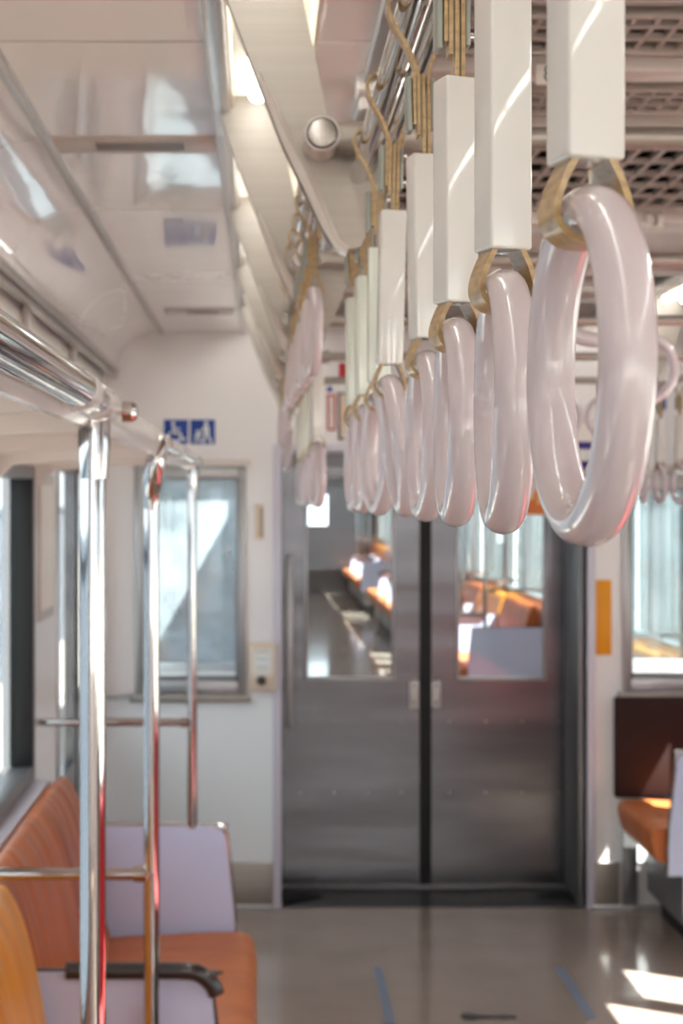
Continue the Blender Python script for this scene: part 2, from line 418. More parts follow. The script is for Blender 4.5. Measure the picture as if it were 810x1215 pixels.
side_window(XR, -3.2, -.95, .9, 1.76, -1, 'right side window farthest behind the viewpoint')
side_window(XR, .95, 3.3, .9, 1.76, -1, 'right side window beside the front row of seats')
side_window(XR, 5.62, 6.04, .9, 1.76, -1, 'narrow right side window over the corner seat', sun_mask=1.45)  # out of view; lowered blind added to shape a sun patch
side_door(XL, -.6, .6, 1, 'left sliding doors behind the viewpoint')
side_door(XL, 4.75, 6.12, 1, 'left stainless sliding doors next to the end wall', win=(.75, 1.76), mar=(.08, .07))
side_door(XR, -.6, .6, -1, 'right sliding doors behind the viewpoint')
side_door(XR, 4.08, 5.16, -1, 'right stainless sliding doors before the corner seat', win=(.8, 1.72), mar=(.14, .05), top2=1.47)  # out of view; pane places and uneven tops shaped to cast floor sun patches

# gangway doors
def pbox(bm, px0, px1, py0, py1, y0, y1, bev=0, Y=None):
    """box whose x and z extents are read off the photograph at depth Y"""
    Y = Y or y0; s = Y/F
    return box(bm, (px0-308)*s, (px1-308)*s, y0, y1, CZ-(py1-592)*s, CZ-(py0-592)*s, bev)
def gangway_leaf(px0, px1, pane, label, hx, gx):
    global dn
    s = YD/F
    t = struct('door_%d' % dn, label, 'door'); dn += 1
    X = lambda p: (p-308)*s
    Z = lambda p: CZ-(p-592)*s
    bm = NB(); wall_grid(bm, X(px0), X(px1), YD, YD+.035, .004, DOT, [(X(pane[0]), X(pane[1]), Z(804), Z(566))], 'y')
    mesh_obj('door_leaf', bm, 'steel', t)
    bm = NB()
    a, b, c, d = X(pane[0]), X(pane[1]), Z(804), Z(566)
    e = .010
    for q in ((a-e, a+.002, c-e, d+e), (b-.002, b+e, c-e, d+e), (a+.002, b-.002, c-e, c+.002), (a+.002, b-.002, d-.002, d+e)):
        box(bm, q[0], q[1], YD-.006, YD+.036, q[2], q[3], .002)
    mesh_obj('pane_frame', bm, 'alu', t)
    bm = NB(); box(bm, a, b, YD+.015, YD+.019, c, d); mesh_obj('pane', bm, 'glass', t)
    bm = NB(); box(bm, X(hx-4), X(hx+4), YD-.045, YD-.02, Z(864), Z(658), .006, 3)
    for zz in (Z(850), Z(672)): box(bm, X(hx-3), X(hx+3), YD-.022, YD, zz-.01, zz+.01)
    mesh_obj('door_handle', bm, 'alu', t)
    bm = NB(); box(bm, X(gx-5.5), X(gx+5.5), YD-.012, YD, Z(840), Z(807), .004, 3)
    g = mesh_obj('latch_plate', bm, 'beam2', t)
    bm = NB()
    for zz in (Z(813), Z(833)): bm = NB(); disc(bm, X(gx), zz, .005, YD-.015, YD-.011); mesh_obj('screw', bm, 'ink', g)
    bm = NB()
    for k, pz in enumerate((940, 856)):
        for q in range(4): disc(bm, X(px0+22+q*(px1-px0-44)/3), Z(pz), .004, YD-.002, YD)
    mesh_obj('rivets', bm, 'dalu', t)
    return t
gangway_leaf(334, 498, (364, 465), 'left leaf of the stainless gangway doors', 343, 491)
gangway_leaf(511, 684, (544, 645), 'right leaf of the stainless gangway doors', 674, 517)
bm = NB(); box(bm, (497.5-308)*YD/F, (511.5-308)*YD/F, YD-.006, YD+.03, .004, DOT); struct('trim_%d' % n, 'black rubber seal between the gangway doors', 'trim', bm, 'black'); n += 1
bm = NB(); box(bm, DO0, DO1, YD-.03, YD-.008, DOT-.055, DOT); struct('trim_%d' % n, 'dark door track above the gangway doors', 'trim', bm, 'dalu'); n += 1
bm = NB(); box(bm, DO0, DO1, YD-.03, YD+.05, .003, .02, .003); struct('trim_%d' % n, 'door sill rail under the gangway doors', 'trim', bm, 'dalu'); n += 1
bm = NB(); box(bm, DO1-.028, DO1, YW+.03, YD, 0, DOT, .003)
struct('trim_%d' % n, 'dark jamb liner right of the gangway doors', 'trim', bm, 'dalu'); n += 1

# ------------------------------------------------------------------ central ceiling: vents and beams
bm = NB()
for (a, b) in ((YB, 1.55), (2.43, 2.55), (3.92, 4.42), (4.86, 5.08), (6.0, YW)):
    box(bm, .186, mx(.186), a+.003, b-.003, 2.362, 2.38, .002)
struct('trim_%d' % n, 'flat taupe panels between the central ceiling vents', 'ceiling panel', bm, 'beam'); n += 1
def beam(y0, y1, z0, z1, lab, m='beam'):
    global n
    bm = NB(); box(bm, .18, mx(.18), y0, y1, z0, z1, .005); struct('trim_%d' % n, lab, 'beam', bm, m); n += 1
beam(2.37, 2.43, 2.33, 2.38, 'taupe cross beam after the first ceiling vent')
beam(2.74, 2.83, 2.32, 2.38, 'taupe cross beam after the second ceiling vent')
beam(2.84, 2.88, 2.345, 2.38, 'thin pale cross strip beside the third ceiling vent', 'beam2')
beam(3.64, 3.78, 2.325, 2.38, 'pale cross beam carrying the number 3 plate', 'beam2')
beam(4.46, 4.53, 2.33, 2.38, 'taupe cross beam ahead of the far vents')
beam(4.78, 4.86, 2.325, 2.38, 'pale cross beam between the far vents', 'beam2')
beam(5.08, 5.14, 2.33, 2.38, 'taupe cross beam before the last vent')
beam(5.94, 6.0, 2.32, 2.38, 'pale cross beam nearest the end wall', 'beam2')
vl = ['first', 'second', 'third', 'fourth', 'fifth', 'sixth']
for k, (a, b, sx, sy) in enumerate(((1.57, 2.12, .03, .05), (2.17, 2.36, .034, .06), (2.56, 2.73, .036, .055), (2.89, 3.62, .05, .12), (4.54, 4.77, .03, .05), (5.15, 5.93, .03, .08))):
    t = thing('ceiling_vent', '%s metal grille ceiling vent counted from the viewpoint' % vl[k], 'vent', (XC, (a+b)/2, 2.36), 'metal grille vents along the ceiling centre')
    bm = NB()
    x0, x1 = .2, mx(.2)
    for q in ((x0, x1, a, a+.012), (x0, x1, b-.012, b), (x0, x0+.012, a+.012, b-.012), (x1-.012, x1, a+.012, b-.012)): box(bm, q[0], q[1], q[2], q[3], 2.352, 2.372, .002)
    mesh_obj('vent_frame', bm, 'grille', t)
    bm = NB(); x = x0+sx
    while x < x1: box(bm, x-sx*.1, x+sx*.1, a+.01, b-.01, 2.358, 2.372); x += sx
    y = a+sy
    while y < b-.01: box(bm, x0, x1, y-.006, y+.006, 2.356, 2.366); y += sy
    mesh_obj('vent_grille', bm, 'grille', t, smooth=False)

def text_mesh(s, size, m, parent, loc, depth=.0006, flipx=False):
    cu = bpy.data.curves.new('txt', 'FONT'); cu.body = s; cu.size = size; cu.align_x = 'CENTER'; cu.align_y = 'CENTER'; cu.extrude = depth
    to = bpy.data.objects.new('txt', cu); COL.objects.link(to)
    bpy.context.view_layer.update()
    me = bpy.data.meshes.new_from_object(to.evaluated_get(bpy.context.evaluated_depsgraph_get()))
    bpy.data.objects.remove(to); bpy.data.curves.remove(cu)
    me.transform(Matrix.Translation(Vector(loc)-(ORG[parent.name] if parent else Vector((0, 0, 0)))) @ Matrix.Rotation(PI/2, 4, 'X'))
    me.materials.clear(); me.materials.append(M[m])
    o = bpy.data.objects.new('numeral', me); COL.objects.link(o); o.parent = parent; ORG[o.name] = ORG[parent.name]
    return o
def numplate(px, py, Y, s, label, w=.04):
    x = (px-308)*Y/F; z = CZ+(592-py)*Y/F
    t = thing('number_plate', label, 'number plate', (x, Y, z-.017))
    bm = NB(); box(bm, x-w/2, x+w/2, Y, Y+.004, z-.016, z+.016, .002); mesh_obj('plate', bm, 'paper', t)
    text_mesh(s, .034, 'ink', t, (x, Y-.0005, z))
    bm = NB(); box(bm, x-w/2+.004, x+w/2-.004, Y+.004, Y+.03, z+.006, z+.04); mesh_obj('plate_bracket', bm, 'beam', t)
numplate(651, 88, 2.36, '8', 'cream plate reading 8 on the ceiling beam near the picture top')
numplate(777, 262, 3.63, '3', 'cream plate reading 3 on the pale ceiling beam right of the nearest ring loop')

# small vents let into the left ceiling
for (a, b, x0, x1, lab) in ((2.86, 2.985, -.39, -.085, 'near slotted air outlet strip in the left ceiling'), (5.45, 5.6, -.34, -.09, 'far slotted air outlet strip in the left ceiling')):
    t = thing('air_outlet', lab, 'air outlet', ((x0+x1)/2, (a+b)/2, CH-.006))
    bm = NB(); box(bm, x0, x1, a, b, CH-.004, CH+.002, .0015); mesh_obj('strip', bm, 'beam', t)
    bm = NB(); xa, xb = x0+.08, x1-.06; x = xa
    while x < xb: box(bm, x, x+.004, a+.035, b-.03, CH-.0055, CH-.0035); x += .008
    mesh_obj('slots', bm, 'ink', t, smooth=False)

# ------------------------------------------------------------------ rail brackets, cross bars and lamps
BY = [1.76, 2.65, 3.54, 4.43, 5.32]
names = ['nearest', 'second', 'third', 'fourth', 'fifth']
def bracket(y, s, k, door):
    X = (lambda x: x) if s > 0 else mx
    side = 'left' if s > 0 else 'right'
    t = thing('rail_bracket', '%s tapering satin steel bracket on the %s side, counted from the viewpoint' % (names[k], side), 'bracket', (X(.0), y, 2.37), 'steel brackets carrying the strap rails')
    L = [(-.078, .700), (-.060, .640), (-.037, .574), (-.004, .487), (.026, .409), (.052, .355), (.074, .308), (.084, .293), (.098, .287), (.116, .290), (.135, .33), (.150, .37), (.150, .41), (.11, .425), (.079, .433), (.064, .510), (.050, .574), (.046, .640), (.05, .700)]
    bm = NB(); prism(bm, [(X(p[0]), CZ+p[1]) for p in L], y+.004, y+.030)
    o = mesh_obj('bracket_plate', bm, 'sat', t)
    # rolled lower flange
    bm = NB()
    e = [(-.004, .487), (.026, .409), (.052, .355), (.074, .308), (.086, .290), (.100, .283)]
    wd = [.003, .012, .014, .010, .006, .003]
    A = []
    for (p, q), w_ in zip(e, wd):
        A.append([(X(p), CZ+q), (X(p+w_*.6), y+.0, CZ+q+.003), (X(p+w_), CZ+q+.008)])
    vs = []
    for (p0, p1, p2) in A:
        vs.append([bm.verts.new((p0[0], y+.030, p0[1])), bm.verts.new((p0[0], y+.002, p0[1])), bm.verts.new(p1), bm.verts.new((p2[0], y+.003, p2[1]))])
    for i in range(len(vs)-1):
        for j in range(3): bm.faces.new((vs[i][j], vs[i][j+1], vs[i+1][j+1], vs[i+1][j]))
        bm.faces.new((vs[i][3], vs[i][0], vs[i+1][0], vs[i+1][3]))
    mesh_obj('flange', bm, 'beam2', t)
for k, y in enumerate(BY):
    for s in (1, -1): bracket(y, s, k, k in (1, 2))
    # cross bar between the two brackets
    t = thing('cross_bar', '%s satin cross bar over the aisle, counted from the viewpoint' % names[k], 'bar', (XC, y, CZ+.41), 'cross bars over the aisle')
    bm = NB(); r = .0185 if k in (0, 3) else .014
    z = CZ+.41
    yy = y-.02
    tube(bm, [(.088, yy, z), (.20, yy, z)], r, 28); mesh_obj('end_sleeve', bm, 'sat', t)
    bm = NB(); tube(bm, [(mx(.20), yy, z), (mx(.088), yy, z)], r, 28); mesh_obj('end_sleeve', bm, 'sat', t)
    bm = NB(); tube(bm, [(.19, yy, z), (mx(.19), yy, z)], .0125, 24); mesh_obj('bar', bm, 'sat', t)
    for xx in (.070, mx(.070)):
        bm = NB(); tube(bm, [(xx, y+.01, z), (xx, yy-.016, z), (xx, yy-.0205, z), (xx, yy-.023, z), (xx, yy-.0232, z)], [.0215, .0215, .0208, .0195, .0175], 32)
        c = mesh_obj('end_cap', bm, 'beam2', t)
        bm = NB(); tube(bm, [(xx, yy-.020, z), (xx, yy-.0238, z)], [.0178, .0178], 32); mesh_obj('cap_groove', bm, 'ink', c)
        bm = NB(); tube(bm, [(xx, yy-.022, z), (xx, yy-.0250, z), (xx, yy-.0262, z), (xx, yy-.0268, z)], [.0160, .0160, .0150, .011], 32); mesh_obj('cap_disc', bm, 'chromeb', c)
    # lamps between the brackets
prev = YB+.1
k = 0
segs = [(-3.4, -2.2), (-2.1, -.9), (-.8, .82), (.92, 1.71), (1.83, 2.60), (2.72, 3.49), (3.61, 4.38), (4.50, 5.27), (5.39, 6.1)]
for s in (1, -1):
    X = (lambda x: x) if s > 0 else mx
    for k, (a, b) in enumerate(segs):
        side = 'left' if s > 0 else 'right'
        t = thing('tube_lamp', 'bare white tube lamp in the %s channel, %s from the rear end' % (side, ['first', 'second', 'third', 'fourth', 'fifth', 'sixth', 'seventh', 'eighth', 'ninth'][k]), 'lamp', (X(0), (a+b)/2, CZ+.67), 'tube lamps in the ceiling channels')
        z = CZ+.685
        for dx in ((0,) if s > 0 else (-.03, .03)):
            bm = NB(); ys = [a+.02, a+.022, a+.03, b-.03, b-.014, b-.008, b-.006]
            tube(bm, [(X(-.003)+dx, q, z) for q in ys], [q*(1 if s > 0 else .75) for q in (.012, .016, .0175, .0175, .0165, .011, .004)], 20)
            mesh_obj('tube', bm, 'lamp', t)
        bm = NB(); box(bm, X(0)-.02, X(0)+.02, a+.005, a+.022, z-.01, CZ+.79, .003); mesh_obj('lamp_holder', bm, 'cream', t)
        bm = NB(); box(bm, X(0)-.02, X(0)+.02, b-.03, b-.012, z+.019, CZ+.79, .003); mesh_obj('lamp_holder', bm, 'cream', t)

# ------------------------------------------------------------------ strap rails
RZ = CZ+.372
def rail(x, y0, y1, z, label, end=True, s=1, rear_end=False):
    t = thing('strap_rail', label, 'rail', (x, (y0+y1)/2, z))
    for dx in (-.012, .012):
        bm = NB(); tube(bm, [(x+dx, y0, z), (x+dx, y1, z)], .0098, 24); mesh_obj('bar', bm, 'chrome', t)
    if end:
        bm = NB(); tube(bm, [(x-.012, y1, z)]+[(x+.012*math.cos(a), y1+.012*math.sin(a), z) for a in [PI-PI*i/8 for i in range(1, 8)]]+[(x+.012, y1, z)], .0105, 20)
        mesh_obj('end_bend', bm, 'sat', t)
    return t
SX = .125
rail(SX, -3.2, 2.03, RZ, 'near double chrome rail carrying the foreground strap row')
rail(mx(SX), -3.2, 2.03, RZ, 'double chrome rail along the right side of the aisle')
rail(.076, 2.12, 4.95, CZ+.425, 'higher double chrome rail with short straps')
rail(mx(.076), 2.12, 4.0, CZ+.425, 'higher double chrome rail on the right side')
rail(SX-.006, 2.84, 5.15, RZ, 'far double chrome rail with sleeved straps')
rail(mx(SX-.006), 4.25, 5.9, RZ, 'far double chrome rail on the right side')
# clamp hanging the near rail from its bracket
bm = NB(); box(bm, SX-.03, SX+.03, 1.02-.012, 1.02+.012, RZ+.012, RZ+.03, .003); box(bm, SX-.008, SX+.008, 1.01, 1.03, RZ+.028, CH, .003)
tag(mesh_obj('rail_hanger', bm, 'sat'), 'satin metal hanger plate above the near rail at the picture top', 'hanger')

# ------------------------------------------------------------------ straps
def strap_proto(short):
    o = thing('hand_strap', 'x', 'hand strap', (0, 0, 0))
    th = .0026; w = .015
    bm = NB()
    top = [(-.0035, -.060), (-.0045, -.050), (-.0120, -.030), (-.0215, -.014), (-.0255, -.002), (-.0240, .006), (-.0185, .0105), (-.012, .0120), (0, .0120), (.012, .0120), (.0185, .0105), (.0240, .006), (.0255, -.002), (.0210, -.014), (.0110, -.030), (.0045, -.050), (.0035, -.060)]
    P = smooth_path([(a, 0, b) for a, b in top], 4)
    ribbon(bm, [(p.x, p.z) for p in P], th, w)
    bot = -.112 if not short else -.100
    for x in (-.0038, 0, .0038): ribbon(bm, [(x, -.052), (x, -.098 if x == -.0038 else bot-.004)], th*.95, w)
    ribbon(bm, [(-.0068, -.05), (-.0068, -.09)], th*.9, w)
    mesh_obj('upper_belt', bm, 'belt', o)
    bm = NB()
    box(bm, -.0135, -.0082, -.0075, .0075, -.095, -.053, .0024, 3)
    box(bm, .0052, .0085, -.007, .007, -.093, -.055, .0015, 2)
    c = mesh_obj('clamp', bm, 'clamp', o)
    bm = NB()
    for zz in (-.062, -.086):
        bm = NB(); tube(bm, [(.008, 0, zz), (.0112, 0, zz), (.012, 0, zz)], [.003, .003, .0018], 12); mesh_obj('screw', bm, 'chrome', c)
    zc = -.3245 if not short else -.185       # ring centre
    zt = zc+.065                              # ring top
    if not short:
        bm = NB(); box(bm, -.0112, .0112, -.0098, .0098, -.251, -.112, .0017, 3)
        mesh_obj('sleeve', bm, 'sleeve', o)
    bm = NB()
    zb = zt-.0085                             # tube centre
    up = zt+.012
    pts = [(-.003, 0, up+.006), (-.0052, 0, up), (-.0104, 0, zt+.002), (-.0134, 0, zb+.001), (-.0126, 0, zb-.006), (-.0072, 0, zb-.0108), (0, 0, zb-.0120), (.0072, 0, zb-.0108), (.0126, 0, zb-.006), (.0134, 0, zb+.001), (.0104, 0, zt+.002), (.0052, 0, up), (.003, 0, up+.006)]
    if short: pts = [(-.003, 0, -.098)]+pts[1:-1]+[(.003, 0, -.098)]
    P = smooth_path(pts, 4); ribbon(bm, [(p.x, p.z) for p in P], th, .017)
    mesh_obj('ring_loop', bm, 'belt', o)
    # ring, plane y-z, slightly oval section; its own origin at the ring top
    bm = NB(); R = .0565; N = 72; K = 20; rings = []
    for i in range(N):
        a = 2*PI*i/N; row = []
        for j in range(K):
            b = 2*PI*j/K; rr = R+.0085*math.cos(b); xx = .0096*math.sin(b)
            row.append(bm.verts.new((xx, rr*math.cos(a), rr*math.sin(a)-R)))
        rings.append(row)
    for i in range(N):
        for j in range(K): bm.faces.new((rings[i][j], rings[i][(j+1) % K], rings[(i+1) % N][(j+1) % K], rings[(i+1) % N][j]))
    r = mesh_obj('ring', bm, 'ring', o); r.location = (0, 0, zb)
    return o
LONG = strap_proto(False); SHORT = strap_proto(True)
used = {}
def strap(proto, x, y, z, label, group, ring_yaw=0, ring_roll=0, sl_rot=0, sl_lean=0, rz=0, sleeve2=False, dx=0, roll2=0):
    if proto.name not in used: o = proto; used[proto.name] = 1; 
    else: o = copy_tree(used['first_'+proto.name])
    if used.get(proto.name) == 1 and 'first_'+proto.name not in used: used['first_'+proto.name] = o
    o.location = (x, y, z); o.rotation_euler = (0, math.radians(sl_lean), math.radians(rz)); o['label'] = label; o['category'] = 'hand strap'; o['group'] = group
    for c in o.children:
        nm = c.name.split('.')[0]
        if nm == 'ring': c.rotation_euler = (math.radians(roll2), math.radians(ring_roll), math.radians(ring_yaw))
        if nm == 'ring_loop': c.rotation_euler = (0, 0, math.radians(sl_rot*.7))
        if nm == 'sleeve':
            c.rotation_euler = (0, 0, math.radians(sl_rot))
            if sleeve2: c.material_slots[0].link = 'OBJECT'; c.material_slots[0].material = M['sleeve2']
            else: c.material_slots[0].link = 'OBJECT'; c.material_slots[0].material = M['sleeve']
    return o
G1 = 'sleeved straps of the foreground row'
#      X     Y     yaw roll sleeve_rot lean
fore = [(.1175, .553, 1.8, 0, 14, 0, 'nearest hand strap of the foreground row, with the largest pinkish white ring', False),
        (.1190, .750, -3.2, 0, 18, 0, 'second nearest foreground strap, its sleeve running out of the picture top', False),
        (.1215, .950, -2, 0, 20, 0, 'third foreground strap, sleeve top just below the picture edge', False),
        (.1225, 1.160, 1, 1, 14, -.8, 'fourth foreground strap, sleeve slightly tilted behind the third', False),
        (.1225, 1.385, 0, -9, 4, 1.2, 'fifth foreground strap, its ring slanting to the right at the bottom', False),
        (.1235, 1.590, 6, 0, 3, 0, 'sixth foreground strap with greenish ivory sleeve', True),
        (.1235, 1.790, 3, 1, 12, 0, 'seventh foreground strap, second last of the foreground row', True),
        (.1235, 1.985, 2, 0, 10, 0, 'last and smallest strap of the foreground row', True)]
for (x, y, yaw, roll, sr, lean, lab, s2) in fore:
    strap(LONG, x, y, RZ, lab, G1, yaw, roll, sr, lean, 0, s2)
G2 = 'short straps of the higher rail'
o2 = ['first', 'second', 'third', 'fourth', 'fifth', 'sixth', 'seventh']
for k, y in enumerate((2.19, 2.33, 2.47, 2.62, 2.80, 3.0)):
    strap(SHORT, .077-.002*k, y, CZ+.425, '%s short unsleeved strap of the overlapping bunch on the higher rail' % o2[k], G2, ring_yaw=(3, -2, 2, 0, 4, -3)[k], ring_roll=(1, 0, 2, 3, 4, 5)[k])
for k, y in enumerate((4.35, 4.75)):
    strap(SHORT, (.068, .088)[k], y, CZ+(.395, .335)[k], ('left' if k == 0 else 'lower')+' of the two far short straps near the end wall', G2, ring_yaw=6, ring_roll=2)
G3 = 'far sleeved straps beside the higher rail'
for k, (y, x) in enumerate(((2.98, .113), (3.2, .115), (3.72, .118), (4.1, .119), (4.62, .121))):
    strap(LONG, x, y, RZ, '%s of the far sleeved straps hanging left of the red framed notices' % o2[k], G3, ring_yaw=(5, 2, -4, 3, 2)[k], sl_rot=(6, 10, 0, 5, 8)[k], sleeve2=k > 1)
G4 = 'straps on the right side of the aisle'
for k, y in enumerate((4.75, 4.98, 5.2, 5.42, 5.64)):
    strap(LONG, mx(.119), y, RZ, '%s sleeved strap in the far right row' % o2[k], G4, ring_yaw=(8, 2, -4, 3, 0)[k], sl_rot=8)
for k, y in enumerate((2.3, 2.6, 2.9, 3.2, 3.5)):
    strap(SHORT, mx(.077), y, CZ+.425, '%s short strap on the right higher rail outside the picture' % o2[k], G4)
# straps on a cross rail, rings facing the viewpoint
G5 = 'straps hanging on the cross bars, rings facing the viewer'
strap(SHORT, .382, 1.74, CZ+.422, 'short strap seen through the top of the nearest ring', G5, rz=90, ring_roll=0)
strap(SHORT, .655, 2.63, CZ+.408, 'aisle strap whose ring peeps out right of the nearest ring', G5, rz=90)
for k, (x, y) in enumerate(((.866, 4.41), (1.0, 4.41))):
    strap(SHORT, x, y, CZ+.42, ('left' if k == 0 else 'right')+' of two far straps framed inside the nearest ring', G5, rz=90, ring_yaw=3)
for k, x in enumerate((.90, 1.04, 1.18)):
    strap(LONG, x, 5.30, RZ+.02, '%s sleeved strap on the fifth cross bar' % o2[k], G5, rz=90, sl_rot=5)

# ------------------------------------------------------------------ luggage rack with rail and poles (left)
RX, RRZ = -.19, CZ+.108
t = thing('luggage_rack', 'pale rack along the left wall above the seats', 'luggage rack', (-.4, 2, 1.78))
bm = NB(); box(bm, XL, RX-.015, -.6, 4.42, 1.798, 1.806)
mesh_obj('shelf', bm, 'rack', t)
for k, y in enumerate((-.4, .3, 1.0, 1.75, 2.25, 2.9, 3.6, 4.3)):
    bm = NB(); prism(bm, [(XL, 1.70), (XL+.05, 1.75), (RX-.02, 1.772), (RX-.02, 1.80), (XL, 1.80)], y-.015, y+.015); mesh_obj('rib', bm, 'rack', t)
bm = NB(); prism(bm, [(RX-.022, 1.755), (RX-.006, 1.752), (RX+.000, 1.762), (RX+.002, 1.785), (RX-.004, 1.802), (RX-.016, 1.808), (RX-.026, 1.8)], -.6, 4.45)
mesh_obj('front_beam', bm, 'railbody', t)
bm = NB()
box(bm, XL, XL+.012, -.6, 4.42, 1.80, 1.9)
mesh_obj('back_strip', bm, 'rack', t)
def seg_tube(a, b, r): bm = NB(); tube(bm, [(RX+.012, a, RRZ), (RX+.012, a+.004, RRZ), (RX+.012, b-.004, RRZ), (RX+.012, b, RRZ)], [r-.003, r, r, r-.003], 32); mesh_obj('chrome_grip', bm, 'chrome', t)
seg_tube(-.5, 1.50, .0185); seg_tube(1.575, 1.68, .015); seg_tube(2.9, 3.35, .013); seg_tube(3.5, 4.1, .013)
def collar(a, b, r): bm = NB(); tube(bm, [(RX+.008, a, RRZ), (RX+.008, a+.01, RRZ), (RX+.008, b-.01, RRZ), (RX+.008, b, RRZ)], [r-.003, r, r, r-.006], 32); mesh_obj('collar', bm, 'railbody', t)
collar(1.49, 1.585, .0215); collar(1.67, 1.80, .0205); collar(3.33, 3.52, .0165); collar(4.08, 4.48, .0165)
bm = NB(); tube(bm, [(RX+.02, 1.90, RRZ), (RX+.032, 1.90, RRZ), (RX+.037, 1.90, RRZ), (RX+.039, 1.90, RRZ)], [.013, .013, .009, .003], 20); mesh_obj('bolt_cap', bm, 'chrome', t)

def pole(name, label, y, z0, hook, x=RX, foot=False, bar=None, r=.0148, wall=XL, s=1):
    t = thing(name, label, 'pole', (x, y, z0))
    bm = NB()
    if hook:
        tube(bm, [(x, y, z0), (x, y, RRZ-.055)], r, 24)
        o = mesh_obj('pole', bm, 'chrome', t)
        bm = NB(); P = [(x+.012, y+.03, RRZ-.012), (x+.012, y-.002, RRZ-.002), (x+.012, y-.022, RRZ-.012), (x+.010, y-.03, RRZ-.035), (x+.004, y-.02, RRZ-.07), (x, y-.004, RRZ-.10), (x, y, RRZ-.14)]
        P = smooth_path(P, 5); tube(bm, P, [.013+.006*math.sin(min(1, i/12)*PI/2)-(max(0, i-20)*.0006) for i in range(len(P))], 24); mesh_obj('hook', bm, 'chrome', t)
    else:
        tube(bm, [(x, y, z0), (x, y, RRZ-.01)], r, 24)
        o = mesh_obj('pole', bm, 'chrome', t)
        bm = NB(); tube(bm, [(x+.002, y-.004, RRZ-.085), (x+.002, y-.004, RRZ-.05), (x+.002, y-.003, RRZ-.012)], [r+.001, r+.0035, r+.0045], 24); mesh_obj('sleeve_joint', bm, 'chrome', t)
    if foot:
        bm = NB(); box(bm, x-.012, x+.012, y-.004, y+.052, z0-.01, z0+.03, .004); mesh_obj('foot_bracket', bm, 'chrome', t)
    if bar:
        bm = NB(); tube(bm, [(wall, y, bar), (x-s*.01, y, bar)], .0115, 20); b = mesh_obj('side_bar', bm, 'chrome', t)
        bm = NB(); tube(bm, [(x-s*.034, y, bar), (x-s*.01, y, bar)], [.0145, .0155], 20); tube(bm, [(x-.0, y-.012, bar+.002), (x, y-.019, bar+.002)], [.006, .004], 12); mesh_obj('joint', bm, 'chrome', b)
    return t
pole('grab_pole', 'nearest chrome pole under the left rack rail', 1.745, .755, False)
pole('grab_pole', 'chrome pole with hooked top, second from the viewpoint', 2.92, .665, True, x=-.206, foot=True, bar=.955)
pole('grab_pole', 'farthest thin chrome pole standing on the lilac seat end panel', 4.31, .745, False, bar=1.042, r=.0135)

# adverts and clips over the rack
for k, (a, b) in enumerate(((1.2, 2.2), (2.24, 3.1), (3.14, 4.0), (4.04, 5.0), (5.04, 6.1))):
    bm = NB(); box(bm, XL, XL+.006, a, b, 1.9, 2.16, .001)
    tag(mesh_obj('advertisement_card', bm, 'paper'), '%s blank pale advertisement card above the left rack' % o2[k], 'advertisement', 'advertisement cards above the left rack')
for k, y in enumerate((2.22, 3.12, 4.02, 5.02)):
    bm = NB(); box(bm, XL+.006, XL+.03, y-.022, y+.022, 1.98, 2.175, .004); box(bm, XL+.006, XL+.02, y-.015, y+.015, 1.9, 1.99, .003)
    tag(mesh_obj('advert_clip', bm, 'beam2'), '%s metal clip holding the adverts under the left cove' % o2[k], 'clip', 'advert clips under the left cove')
# side wall bits between window and doors
t = thing('framed_notice', 'small framed notice on the left wall between window and doors', 'notice', (XL, 4.48, 1.35))
bm = NB(); box(bm, XL, XL+.008, 4.33, 4.64, 1.32, 1.74, .002); mesh_obj('notice_frame', bm, 'beam2', t)
bm = NB(); box(bm, XL+.008, XL+.010, 4.36, 4.61, 1.35, 1.71); mesh_obj('notice_sheet', bm, 'paper', t)

